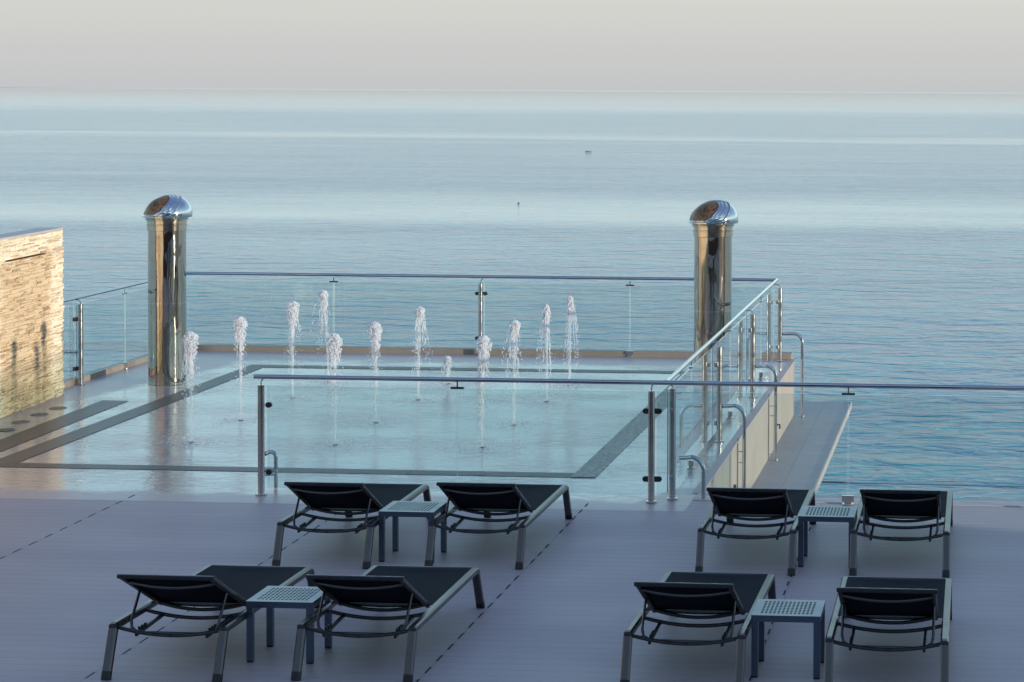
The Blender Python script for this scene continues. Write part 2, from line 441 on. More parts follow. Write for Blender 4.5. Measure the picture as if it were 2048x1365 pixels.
# drain channels let into the fountain floor
t = thing('drain_channel', 'dark stone drain channel forming a rectangle round the fountain jets, perforated on the right', 'drain', (-6.9, 25, 0))
def strip(name, pts, mat, z=.004):
    b = MB(); b.add([(x + 6.9, y - 25, z) for x, y in pts], [(0, 1, 2, 3)]); return b.build(name, mat, t)
strip('channel', [(-9.98, 20.98), (-4.0, 20.98), (-4.0, 21.22), (-9.75, 21.22)], M['channel'])
strip('channel', [(-9.98, 20.98), (-9.70, 21.225), (-9.73, 28.85), (-9.98, 29.12)], M['channel_grey'], .0045)
strip('channel', [(-9.72, 28.85), (-3.95, 28.85), (-3.95, 29.12), (-9.975, 29.12)], M['channel'])
gb = MB()                                           # perforated grate: real holes over a dark base
x0, x1, y0, y1 = -3.995, -3.765, 20.985, 29.12
nx, ny = 8, 270
dx, dy = (x1 - x0) / nx, (y1 - y0) / ny
for j in range(ny):
    gb.box(x0 + 6.9, x1 + 6.9, y0 + j * dy - 25, y0 + (j + .55) * dy - 25, .003, .009)
for i in range(nx + 1):
    xx = x0 + i * dx
    gb.box(xx - .005 + 6.9, xx + .005 + 6.9, y0 - 25, y1 - 25, .0025, .0082)
gb.build('grate', simple('grate_metal', (.20, .22, .24), .3, .5), t)
b = MB(); b.quad((x0 + 6.9, y0 - 25, .0018), (x1 + 6.9, y0 - 25, .0018), (x1 + 6.9, y1 - 25, .0018), (x0 + 6.9, y1 - 25, .0018)); b.build('gutter', M['channel'], t)
b = MB(); pts = [(-10.42, 19.9), (-10.16, 19.9), (-10.29, 25.58), (-10.6, 25.58)]
b.add([(x + 10.4, y - 22.5, .004) for x, y in [(-10.42, 19.9), (-10.10, 19.9), (-10.29, 25.58), (-10.62, 25.58)]], [(0, 1, 2, 3)])
o = b.build('floor_strip', M['channel_grey']); o.location = (-10.4, 22.5, 0)
tag(o, 'wide dark stone strip in the wet floor beside the stone wall, ending near the left chimney', 'floor strip')
for i, (px, py) in enumerate([(12, 861), (42, 845), (79, 830), (116, 817)]):
    p = ground(px, py); b = MB(); b.lathe([(.0, .004), (.085, .004), (.095, .008), (.10, .004), (.102, .0)], n=24, cap=False)
    o = b.build('floor_drain', M['drain'], smooth=True); o.location = p
    tag(o, ['round dark floor drain closest to the left edge of the photo', 'round dark floor drain second from the left edge along the stone wall', 'round dark floor drain third from the left edge along the stone wall', 'round dark floor drain nearest the free end of the stone wall'][i], 'floor drain', 'drains along the foot of the stone wall')

# ------------------------------------------------------------------ stone wall
XW = -10.90
t = thing('stone_wall', 'sunlit free-standing wall of stacked cream ledge stones with a water slot', 'wall', (XW, 19, 0), None, R(3.5))
mb = MB(); z = 0.0; y0w, y1w = 11.5, 26.1
while z < 2.03:
    h = rnd.choice((.013, .016, .018, .022, .03)); h = min(h, 2.035 - z)
    y = y0w
    while y < y1w - .001:
        ln = rnd.uniform(.06, .30) if y > 20 else rnd.uniform(.2, .5)
        y2 = min(y + ln, y1w)
        if y1w - y2 < .05: y2 = y1w
        d = rnd.uniform(.0, .024)
        if not (24.25 < (y + y2) / 2 < 25.5 and 1.775 < z + h / 2 < 1.805):
            a, b_ = y - 19 + .0008, y2 - 19 - .0008
            sk = rnd.uniform(-.004, .004)
            v = [(-.05, a, z), (d, a, z), (-.05, b_, z), (d + sk, b_, z), (-.05, a, z + h - .0015), (d, a, z + h - .0015), (-.05, b_, z + h - .0015), (d + sk, b_, z + h - .0015)]
            mb.add(v, [(0, 2, 3, 1), (4, 5, 7, 6), (0, 1, 5, 4), (2, 6, 7, 3), (0, 4, 6, 2), (1, 3, 7, 5)])
        y = y2
    z += h
mb.build('stone_facing', M['stone'], t)
mb = MB(); mb.box(-.25, -.052, y0w - 19, y1w - 19 - .003, 0, 2.03); mb.build('wall_core', M['concrete'], t)
mb = MB(); mb.box(-.262, .012, y0w - 19, y1w - 19 + .004, 2.036, 2.062); mb.build('coping', M['coping'], t)
mb = MB(); mb.box(-.04, .026, 24.25 - 19, 25.5 - 19, 1.777, 1.786); mb.build('water_slot', M['dark_brown'], t)

# ------------------------------------------------------------------ glass railings
def post(root, x, y, ztop, zb=0., r=.031, bracket=None):
    b = MB(); b.lathe([(r, .012), (r, ztop - .006), (r * .8, ztop)], (x, y, zb), 24)
    p = b.build('post', M['steel'], root, smooth=True)
    b = MB(); b.lathe([(.052, 0.004), (.052, .012), (.046, .017), (r + .002, .018)], (x, y, zb), 24); b.build('base_flange', M['steel'], p, smooth=True)
    if bracket:
        bx, by = bracket
        b = MB(); b.tube([(x, y, ztop - .005), (x, y, ztop + .02), (x + bx * .4, y + by * .4, ztop + .05), (x + bx, y + by, 1.1 - .018)], .0075, 8)
        b.build('bracket', M['rail'], p, smooth=True)
    return p
def pane(root, a, b_, z0=.055, z1=1.02, th=.006):
    """a pane of glass between two ground points, along x or y"""
    mb = MB(); (xa, ya), (xb, yb) = a, b_
    if abs(xa - xb) > abs(ya - yb): mb.box(min(xa, xb), max(xa, xb), ya - th, ya + th, z0, z1); long = 1
    else: mb.box(xa - th, xa + th, min(ya, yb), max(ya, yb), z0, z1); long = 0
    for i, f in enumerate(mb.f):
        vs = [mb.v[k] for k in f]; rx = max(v[0] for v in vs) - min(v[0] for v in vs); ry = max(v[1] for v in vs) - min(v[1] for v in vs); rz = max(v[2] for v in vs) - min(v[2] for v in vs)
        mb.m[i] = 1 if (ry if long else rx) > th else 0
    return mb.build('glass_pane', [M['glass'], M['edge']], root)
def clamp(root, x, y, z, axis, dark=True, L=.09):
    b = MB(); pr = []
    n = 20; vs = []
    for s_ in (-1, 1):
        for k in range(n):
            a = 2 * PI * k / n; u = math.cos(a) * .026 + (L - .026) * (1 if math.cos(a) > 0 else -1); w = math.sin(a) * .026
            vs.append((x + u, y + s_ * .014, z + w) if axis == 'x' else (x + s_ * .014, y + u, z + w))
    fs = [tuple(range(n)), tuple(range(n, 2 * n))] + [(k, (k + 1) % n, n + (k + 1) % n, n + k) for k in range(n)]
    b.add(vs, fs); b.build('clamp', M['dark_metal'] if dark else M['steel'], root)
def seam(root, x, y, axis, top=1.02, shoe=True, zrail=1.08):
    b = MB()
    if axis == 'x': b.box(x - .06, x + .06, y - .014, y + .014, top - .008, top + .012)
    else: b.box(x - .014, x + .014, y - .06, y + .06, top - .008, top + .012)
    b.tube([(x, y, top + .01), (x, y, top + .04), (x, y, zrail)], .0065, 8)
    b.build('top_clip', M['dark_metal'] if axis == 'x' else M['rail'], root)
    if shoe:
        b = MB(); lx, ly = (.055, .03) if axis == 'x' else (.03, .055)
        b.box(x - lx, x + lx, y - ly * .6, y + ly * .6, .03, .085); b.box(x - lx * .6, x + lx * .6, y - ly * .4, y + ly * .4, .008, .03)
        b.lathe([(.055, .004), (.055, .009), (.02, .012)], (x, y, 0), 20)
        b.build('base_shoe', M['steel'], root)
RZ = 1.1
# near railing
YR = 19.86
g = 'runs of glass balustrade with steel posts and handrail'
t = thing('glass_railing', 'nearest glass railing, running across behind the sun loungers to the right edge', 'railing', (0, 0, 0), g)
b = MB(); b.tube([(-6.785, YR, RZ), (4.4, YR, RZ)], .0215, 16); b.build('handrail', M['rail'], t, smooth=True)
for x in (-6.69, -3.02, .64, 4.3): post(t, x, 19.775, 1.035, bracket=(.0, .085))
for x0, x1 in ((-6.655, -4.86), (-4.85, -3.06), (-2.98, -1.215), (-1.205, .60), (.68, 2.48), (2.49, 4.26)): pane(t, (x0, YR), (x1, YR))
for x in (-4.855, -1.21, 2.485): seam(t, x, YR, 'x')
for z in (.84, .21):
    clamp(t, -3.02, 19.83, z, 'x'); clamp(t, .64, 19.83, z, 'x')
    clamp(t, -6.635, 19.83, z, 'x', L=.03)
# side railing
XS = -2.9
t = thing('glass_railing', 'glass railing running away from the viewer along the seaward side of the fountain floor', 'railing', (0, 0, 0), g)
b = MB(); b.tube([(XS, 19.9, RZ), (XS, 30.74, RZ + .012)], .0215, 16); b.build('handrail', M['rail'], t, smooth=True)
SP = (19.95, 23.28, 26.70, 30.32)
for y in SP: post(t, -2.85 if y < 20 else -2.815, y, 1.035, bracket=(-.085, 0))
for a_, b_ in zip(SP[:-1], SP[1:]):
    mid = (a_ + b_) / 2
    pane(t, (XS, a_ + .04), (XS, mid - .006)); pane(t, (XS, mid + .006), (XS, b_ - .04)); seam(t, XS, mid, 'y')
for y in SP:
    for z in (.84, .21): clamp(t, XS + .045, y, z, 'y', dark=False, L=.045)
# far railing
YFR = 30.62
t = thing('glass_railing', 'far glass railing between the two steel chimneys, with open sea behind it', 'railing', (0, 0, 0), g)
b = MB(); b.tube([(-11.55, YFR + .1, RZ + .012), (XS, YFR + .1, RZ + .012)], .0225, 16); b.build('handrail', M['rail'], t, smooth=True)
for x in (-7.13,): post(t, x, YFR - .08, 1.03, bracket=(0, .18))
for x0, x1 in ((-11.49, -9.30), (-9.28, -7.17), (-7.09, -5.0), (-4.98, -2.96)): pane(t, (x0, YFR), (x1, YFR), .09)
for x in (-9.29, -4.99): seam(t, x, YFR, 'x')
for x in (-7.13,):
    for z in (.88, .24): clamp(t, x, YFR - .03, z, 'x')
# left railing
XLR = -11.53
t = thing('glass_railing', 'short glass railing between the stone wall and the left chimney', 'railing', (0, 0, 0), g)
b = MB(); b.tube([(XLR, 25.9, RZ), (XLR, 30.72, RZ + .012)], .02, 16); b.build('handrail', M['rail'], t, smooth=True)
for y in (26.92, 30.25): post(t, XLR + .07, y, 1.035, r=.036, bracket=(-.07, .03))
for a_, b_ in ((26.13, 26.88), (26.96, 28.53), (28.54, 30.2)): pane(t, (XLR, a_), (XLR, b_), .08)
seam(t, XLR, 28.535, 'y')
for z in (.84, .21): clamp(t, XLR + .02, 26.92, z, 'y')

# grab rails dropping to the lower walkway
def grab(y, label, rungs=True, ex=.25):
    t = thing('grab_rail', label, 'grab rail', (-2.785, y, .39), 'curved grab rails from the side posts to the lower walkway')
    R_ = .13; pts = [(0, 0, 0), (.10, .04, 0)]
    for k in range(9):
        a = PI / 2 * k / 8; pts.append((ex - R_ + R_ * math.sin(a), .06, -R_ + R_ * math.cos(a)))
    pts += [(ex, .06, -.6), (ex, .06, -1.168)]
    b = MB(); b.tube(pts, .0205, 14); b.build('tube', M['rail'], t, smooth=True)
    b = MB(); b.lathe([(.045, 0), (.045, .008), (.02, .012)], (ex, .06, -1.169), 20); b.build('base_flange', M['steel'], t, smooth=True)
    if rungs:
        b = MB()
        b.tube([(.165, .06, -.35), (.165, .06, -1.165)], .0055, 8)
        for z in (-.50, -.62): b.tube([(.165, .06, z), (ex, .06, z)], .0055, 8)
        b.tube([(.165, .06, -1.1), (ex, .06, -1.1)], .0055, 8)
        b.build('rung_frame', M['rail'], t, smooth=True)
grab(19.95, 'curved grab rail on the nearest side post, cut off below by the deck', False, .22)
grab(23.28, 'second nearest curved grab rail, thin rungs beside it, foot hidden by a lounger', True, .235)
grab(26.70, 'curved grab rail third from the viewer, its foot on the lower walkway')
grab(30.32, 'farthest curved grab rail at the seaward corner of the railing', False, .28)
t = thing('grab_rail', 'short hooked grab rail beside the left end post of the near railing', 'grab rail', (-6.765, 20.12, 0))
b = MB(); b.tube([(-.02, 0, .33), (.0, 0, .345)] + [(.05 - .05 * math.cos(a), 0, .30 + .05 * math.sin(a)) for a in [PI / 2 * .2 + (PI - PI * .1) * k / 8 for k in range(9)]] + [(.1, 0, .15), (.1, 0, .004)], .0185, 12); b.build('tube', M['rail'], t, smooth=True)
b = MB(); b.tube([(-.04, -.1, .14), (.1, 0, .14)], .014, 10); b.build('link_bar', M['rail'], t, smooth=True)
t = thing('grab_rail', 'grab rail curving out between the stone wall and the left railing post', 'grab rail', (-11.62, 26.92, .42))
b = MB(); b.tube([(.12, 0, 0), (-.02, 0, 0), (-.1, 0, -.01), (-.17, 0, -.06), (-.20, 0, -.13), (-.2, 0, -.9)], .0185, 12); b.build('tube', M['rail'], t, smooth=True)

# ------------------------------------------------------------------ chimneys
def chimney(x, y, label):
    t = thing('chimney', label, 'chimney', (x, y, 0), 'polished steel chimneys on the fountain terrace')
    r = .237
    b = MB(); b.lathe([(r + .004, .004), (r + .004, .03), (r, .0301), (r, 1.99)], n=96); b.build('flue', M['mirror'], t, smooth=True, sharp=8)
    b = MB(); b.lathe([(r + .0006, 1.04), (r + .0006, 1.052)], n=96, cap=False); b.build('weld_seam', M['cowl'], t, smooth=True, sharp=8)
    b = MB(); b.lathe([(r + .001, 1.97), (r + .012, 1.975), (r + .012, 2.04), (r + .022, 2.045), (r + .022, 2.058), (r + .014, 2.062), (r + .014, 2.10), (r + .034, 2.108), (r + .034, 2.12), (r + .024, 2.125), (r + .026, 2.155), (r + .048, 2.165), (r + .048, 2.18)], n=96)
    b.build('collar', M['collar'], t, smooth=True, sharp=8)
    # cowl: dome shell cut open by an oblique plane, with overlapping gore ridges
    Lf = Vector((-math.cos(.28), -math.sin(.28), 0)); Cd = Vector((math.sin(.28), -math.cos(.28), 0))
    nrm = (Lf * .66 + Cd * .36 + Vector((0, 0, .66))).normalized()
    Rd, zh = .316, .26
    def dome(rad, hgt, cut):
        bm = bmesh.new(); bmesh.ops.create_uvsphere(bm, u_segments=64, v_segments=40, radius=1)
        bmesh.ops.bisect_plane(bm, geom=bm.verts[:] + bm.edges[:] + bm.faces[:], plane_co=(0, 0, -.16), plane_no=(0, 0, -1), clear_outer=True)
        bmesh.ops.bisect_plane(bm, geom=bm.verts[:] + bm.edges[:] + bm.faces[:], plane_co=nrm * cut, plane_no=nrm, clear_outer=True)
        for v in bm.verts: v.co = Vector((v.co.x * rad, v.co.y * rad, v.co.z * hgt + 2.185))
        return bm
    a1 = nrm.cross(Vector((0, 0, 1))).normalized(); a2 = nrm.cross(a1)
    prev = None
    for i, (cut, k) in enumerate([(.20, 1.0), (.38, .965), (.52, .935), (.62, .905)]):
        bm = dome(Rd * k, zh * k, cut)
        for f in bm.faces: f.smooth = True
        me = bpy.data.meshes.new('cowl_shell' if i == 0 else 'cowl_gore'); bm.to_mesh(me); bm.free(); me.materials.append(M['cowl'])
        o = bpy.data.objects.new(me.name, me); COL.objects.link(o); o.parent = t
        md = o.modifiers.new('thick', 'SOLIDIFY'); md.thickness = .006; md.offset = -1
        b = MB(); rr = math.sqrt(1 - cut * cut)
        pts = []
        for q in range(61):
            a = 2 * PI * q / 60; p = nrm * cut + (a1 * math.cos(a) + a2 * math.sin(a)) * rr
            if p.z > -.06: pts.append(p)
            elif pts and len(pts) > 2: break
        # rotate so that the arc is contiguous
        pts = []
        st = [2 * PI * q / 120 for q in range(240)]
        run = []
        for a in st:
            p = nrm * cut + (a1 * math.cos(a) + a2 * math.sin(a)) * rr
            if p.z > -.14: run.append(p)
            else:
                if len(run) > len(pts): pts = run
                run = []
        if len(run) > len(pts): pts = run
        pts = pts[:121]
        b.tube([(p.x * Rd * k, p.y * Rd * k, p.z * zh * k + 2.185) for p in pts], .006, 8); b.build('cowl_rim', M['cowl'], t, smooth=True)
    # dark throat, a brown cap bulging outwards
    b = MB(); cut = .60; k = .90; rr = math.sqrt(1 - cut * cut); vs = []; n = 40; rings = 8
    for j in range(rings + 1):
        u = j / rings; dep = cut + .33 * (1 - u * u)
        for q in range(n):
            a = 2 * PI * q / n; p = nrm * dep + (a1 * math.cos(a) + a2 * math.sin(a)) * rr * u
            vs.append((p.x * Rd * k, p.y * Rd * k, max(p.z, -.1) * zh * k + 2.185))
    b.add(vs, [(j * n + q, j * n + (q + 1) % n, (j + 1) * n + (q + 1) % n, (j + 1) * n + q) for j in range(rings) for q in range(n)])
    b.build('cowl_throat', M['dark_brown'], t, smooth=True)
    b = MB(); b.lathe([(.22, 2.152), (.28, 2.142), (.296, 2.140), (.303, 2.144), (.303, 2.158), (.24, 2.19)], n=72, cap=True); b.build('cowl_flange', M['cowl'], t, smooth=True)
chimney(-10.42, 27.17, 'left polished steel chimney, beside the short railing and the stone wall')
chimney(-3.36, 27.05, 'right polished steel chimney, standing behind the corner of the side railing')

# ------------------------------------------------------------------ fountain jets
def jet(x, y, h, seed, style, label):
    g_ = random.Random(seed)
    t = thing('fountain_jet', label, 'fountain jet', (x, y, 0), 'foaming water jets rising from the wet floor')
    lean = g_.uniform(-.02, .02)
    if style == 'lean': lean = -.075
    def ax(z): return lean * (z / h) ** 2
    b = MB(); n = 26; pts = []; rs = []
    for i in range(n + 1):
        z = .01 + (h - .06) * i / n
        pts.append((ax(z) + g_.uniform(-.003, .003), g_.uniform(-.003, .003), z)); rs.append(.010 + .005 * (i / n) + g_.uniform(0, .007))
    b.tube(pts, rs, 8); b.build('water_column', M['stream'], t, smooth=True)
    # foaming crown
    b = MB(); W = {'fat': .098, 'thin': .052, 'open': .078, 'lean': .078, 'low': .065}[style]; Ht = {'fat': .30, 'thin': .34, 'open': .18, 'lean': .22, 'low': .2}[style]
    cnt = {'fat': 700, 'thin': 520, 'open': 480, 'lean': 500, 'low': 340}[style]
    for i in range(cnt):
        u = g_.random() ** 1.25; z = h - u * Ht
        rad = W * math.sqrt(max(0.02, 1 - (1 - min(1, u * 3.2)) ** 2)) * (1 - .45 * u)
        a = g_.uniform(0, 2 * PI); q = rad * math.sqrt(g_.random())
        s_ = g_.uniform(.0025, .0095) * (1.25 - .5 * u)
        b.blob((ax(z) + q * math.cos(a), q * math.sin(a), z - s_), s_, s_, s_ * g_.uniform(1, 1.9), g_, .3)
    for i in range(9):
        u = i / 9; q = W * .55 * math.sqrt(max(.05, 1 - (1 - min(1, u * 3.2)) ** 2)) * (1 - .6 * u)
        b.blob((ax(h - u * Ht * .8) + g_.uniform(-.01, .01), g_.uniform(-.01, .01), h - .02 - u * Ht * .8), q, q, .02, g_, .35)
    b.build('water_crown', M['water'], t, smooth=True)
    # falling strands and drops
    b = MB(); ns_ = {'fat': 13, 'thin': 13, 'open': 15, 'lean': 12, 'low': 8}[style]
    sp_ = {'fat': .10, 'thin': .13, 'open': .15, 'lean': .14, 'low': .09}[style]
    fall = {'fat': .62, 'thin': .85, 'open': .65, 'lean': .75, 'low': .85}[style] * min(h, 1.2)
    for i in range(ns_):
        a = g_.uniform(0, 2 * PI); s0 = g_.uniform(.25, 1) * sp_; L = fall * g_.uniform(.35, 1); bias = -.4 * sp_ if style == 'lean' else 0
        zz = h - g_.uniform(.0, .10); k = 0; pts = []; rs = []
        m_ = max(5, int(L / .035)); broken = g_.uniform(.55, .9)
        for q in range(m_ + 1):
            u = q / m_; rr_ = s0 * (u ** .55); z = zz - L * u ** 1.25 - .0
            if z < .01: break
            p = (ax(h) + bias * u + rr_ * math.cos(a) + g_.uniform(-.006, .006), rr_ * math.sin(a) + g_.uniform(-.006, .006), z)
            if u < broken and g_.random() > .12:
                pts.append(p); rs.append(g_.uniform(.002, .0075))
            else:
                if len(pts) > 2: b.tube(pts, rs, 6)
                pts = []; rs = []
                for _ in range(2):
                    s_ = g_.uniform(.003, .008)
                    b.blob((p[0] + g_.uniform(-.015, .015), p[1] + g_.uniform(-.015, .015), p[2] + g_.uniform(-.02, .02)), s_, s_, s_ * g_.uniform(1, 2.5), g_)
        if len(pts) > 2: b.tube(pts, rs, 6)
    for i in range(150):
        u = g_.random(); a = g_.uniform(0, 2 * PI); rr_ = sp_ * (.35 + .9 * u) * g_.uniform(.4, 1.2); z = max(.01, h - .03 - u * fall * 1.15)
        s_ = g_.uniform(.002, .006)
        b.blob((ax(h) + rr_ * math.cos(a), rr_ * math.sin(a), z), s_, s_, s_ * g_.uniform(1, 2.2), g_)
    o = b.build('falling_drops', M['water'], t, smooth=True); o['kind'] = 'stuff'
    # splash where the water lands, and the nozzle plate
    b = MB()
    for i in range(260):
        a = g_.uniform(0, 2 * PI); q = g_.gauss(.22, .14); z = abs(g_.gauss(0, .018)) + .004; s_ = g_.uniform(.003, .008)
        b.blob((q * math.cos(a), q * math.sin(a), z), s_ * 1.4, s_ * 1.4, s_ * .7, g_)
    for k in range(0):
        rr_ = .09 + .085 * k + g_.uniform(-.01, .01); a0 = g_.uniform(0, 6); pts = []
        for q in range(37):
            a = a0 + 2 * PI * q / 36 * .8; w = rr_ * (1 + .08 * math.sin(a * 5 + k)); pts.append((w * math.cos(a), w * math.sin(a), .004))
        b.tube(pts, [.0035 + .003 * abs(math.sin(q * .7 + k)) for q in range(37)], 6)
    o = b.build('splash', M['stream'], t, smooth=True); o['kind'] = 'stuff'
    b = MB(); b.lathe([(0, .003), (.022, .003), (.026, .0045), (.03, .003), (.032, 0)], n=28, cap=False); b.build('nozzle_plate', M['channel_grey'], t, smooth=True)
JX = (-8.43, -6.86, -5.27); JY = (22.66, 24.22, 26.08, 27.55)
st = {(0, 0): 'fat', (0, 1): 'fat', (0, 2): 'fat', (0, 3): 'lean', (1, 0): 'fat', (1, 1): 'fat', (1, 2): 'open', (1, 3): 'low', (2, 0): 'fat', (2, 1): 'open', (2, 2): 'thin', (2, 3): 'thin'}
rows = ['nearest row', 'second row from the viewer', 'third row from the viewer', 'farthest row']; cols = ['left-hand', 'middle', 'right-hand']
extra = {(0, 0): 'just right of the left chimney', (0, 3): 'leaning, with a loose trail of drops', (1, 3): 'hardly knee high, lowest of all', (2, 3): 'slim, with a wide veil of drops',
         (1, 2): 'umbrella shaped spray', (2, 0): 'just in front of the far railing post', (1, 0): 'rounded foamy top', (0, 1): 'foamy top', (0, 2): 'mushroom-like foam top', (1, 1): 'small foam ball on top', (2, 1): 'ragged open crown', (2, 2): 'slim foam column'}
for i, x in enumerate(JX):
    for j, y in enumerate(JY):
        h = .36 if (i, j) == (1, 3) else 1.19 + {(1, 1): -.04, (1, 2): -.05, (2, 3): -.04}.get((i, j), 0)
        jet(x, y, h, 10 * i + j + 3, st[i, j], f'water jet, {cols[i]} in the {rows[j]}, {extra[i, j]}')

# ------------------------------------------------------------------ sun loungers
def make_lounger():
    t = thing('sun_lounger', 'x', 'sun lounger', (0, 0, 0), 'sun loungers in two rows on the deck')
    L = 1.77; hx = .365; zc = .315
    for s_ in (-1, 1):
        x = s_ * hx
        b = MB(); b.sweep([(x, -.012, zc - .004), (x, .02, zc), (x, L - .05, zc), (x, L - .012, zc - .012), (x, L + .004, zc - .035)], .026, .025, c=.4); b.build('side_rail', M['frame'], t)
        for y0_, y1_, hd in ((0.002, -.12, 1), (L - .012, L + .15, 0)):
            b = MB(); b.sweep([(x, y0_, zc - .014), (x, y1_, .004)], .028, .021, c=.35)
            lg = b.build('leg', M['frame'], t)
            f = (y1_ - y0_) / (zc - .014)
            b = MB(); zz = .05; yy = y1_ - (y1_ - y0_) * (zz / (zc))
            b.sweep([(x, yy * .999 - (.003 if hd else -.003), zz), (x, y1_ - (.003 if hd else -.003), .0)], .0292, .0225, c=.35); b.build('foot_cap', M['plug'], lg)
    def sag(y, z, half, drop, r, n=14):
        return [(half * (2 * k / n - 1), y, z - drop * (1 - (2 * k / n - 1) ** 2)) for k in range(n + 1)]
    b = MB(); b.tube(sag(.03, zc - .012, hx - .02, .045, .012), .0125, 10); b.build('cross_bar', M['blackbar'], t, smooth=True)
    b = MB(); b.tube(sag(.50, zc - .012, hx - .02, .045, .012), .0125, 10); b.build('cross_bar', M['blackbar'], t, smooth=True)
    b = MB(); b.tube(sag(1.2, zc - .012, hx - .02, .045, .012), .0125, 10); b.build('cross_bar', M['blackbar'], t, smooth=True)
    b = MB(); b.tube([(-hx, L + .0, zc), (hx, L + .0, zc)], .016, 10); b.build('cross_bar', M['frame'], t, smooth=True)
    # notched rails for the backrest prop
    for s_ in (-1, 1):
        b = MB(); x = s_ * .235
        b.sweep([(x, .05, zc - .062), (x, .5, zc - .042)], .009, .012); 
        for k in range(3): b.box(x - .008, x + .008, .10 + .05 * k, .115 + .05 * k, zc - .05, zc - .022)
        b.build('notch_rail', M['blackbar'], t)
    # backrest
    al = R(26); yh_, zh_ = .62, zc + .015; Lb = .735
    def bp(x, u, d=0): return (x, yh_ - u * math.cos(al) - d * math.sin(al), zh_ + u * math.sin(al) - d * math.cos(al))
    hb = .298
    bk = MB(); 
    for s_ in (-1, 1): bk.sweep([bp(s_ * hb, -.03), bp(s_ * hb, Lb)], .015, .016, c=.4)
    bk.sweep([bp(-hb - .02, Lb), bp(hb + .02, Lb)], .014, .014, side=Vector((0, 1, 0)), c=.4)
    fr = bk.build('backrest_frame', M['blackbar'], t)
    b = MB(); b.tube([(p[0], *bp(p[0], .62, .006 + .035 * (1 - (p[0] / hb) ** 2))[1:]) for p in sag(0, 0, hb, 0, 0)], .011, 10); b.build('stretcher', M['frame'], fr, smooth=True)
    b = MB(); b.tube([(p[0], *bp(p[0], .03, .006 + .045 * (1 - (p[0] / hb) ** 2))[1:]) for p in sag(0, 0, hb, 0, 0)], .012, 10); b.build('stretcher', M['blackbar'], fr, smooth=True)
    # fabric: slightly sagging sheet with thickness
    def sheet(name, f, nu, nv, parent):
        b = MB(); vs = [f(i / nu * 2 - 1, j / nv) for j in range(nv + 1) for i in range(nu + 1)]
        vs2 = [(x, y, z - .004) for x, y, z in vs]; o_ = len(vs); fs = []
        w = nu + 1
        for j in range(nv):
            for i in range(nu):
                a = j * w + i; fs.append((a, a + 1, a + w + 1, a + w)); fs.append((o_ + a, o_ + a + w, o_ + a + w + 1, o_ + a + 1))
        rim = [i for i in range(w)] + [j * w + nu for j in range(1, nv + 1)] + [nv * w + i for i in range(nu - 1, -1, -1)] + [j * w for j in range(nv - 1, 0, -1)]
        for k in range(len(rim)):
            a, c = rim[k], rim[(k + 1) % len(rim)]; fs.append((a, o_ + a, o_ + c, c))
        b.add(vs + vs2, fs); return b.build(name, M["fabric"], parent, smooth=True)
    sheet('backrest_sling', lambda u, v: bp(u * (hb - .008), v * (Lb - .01) - .02, -.012 + .022 * (1 - u * u) * (1 - (2 * v - 1) ** 4)), 12, 10, t)
    def seatf(u, v):
        y = .585 + v * (L + .022 - .585); z = zc + .024 - .022 * (1 - u * u) * min(1, (1 - v) * 8)
        if v > .97: z -= (v - .97) * .9
        return (u * (hx - .018), y, z)
    sheet('seat_sling', seatf, 12, 18, t)
    # U shaped prop
    px_ = .262; pu = .50
    p0 = bp(px_ + .03, pu - .1, .012); zb = zc - .056; yb = .085
    b = MB(); pts = [p0, (px_ + .03, yb + .03, zb + .07), (px_ + .02, yb + .01, zb + .03), (px_ - .02, yb, zb + .003), (px_ - .07, yb, zb)]
    pts += [(-q[0], q[1], q[2]) for q in reversed(pts)]
    b.tube(pts, .0095, 10); b.build('backrest_prop', M['frame'], t, smooth=True)
    return t
proto = make_lounger()
spots = [(-5.215, 13.60, 'front row sun lounger farthest left, empty, with a brownish backrest underside'),
         (-4.005, 13.70, 'front row sun lounger right of the left front side table'),
         (-5.205, 16.93, 'back row sun lounger farthest left, left of the back left side table'),
         (-4.00, 17.03, 'back row sun lounger right of the back left side table, beside the dashed slot line'),
         (-1.875, 13.70, 'front row sun lounger left of the right front side table'),
         (-.58, 13.67, 'front row sun lounger farthest right, right of the right front side table'),
         (-1.835, 17.02, 'back row sun lounger left of the back right side table'),
         (-.625, 17.07, 'back row sun lounger farthest right, against the glass and sea')]
for i, (x, y, lb) in enumerate(spots):
    o = proto if i == 0 else copy_tree(proto)
    o.location = (x, y, 0); o['label'] = lb; o.rotation_euler.z = R((-.4, .1, .3, -.2, -.6, .2, -.3, .1)[i])

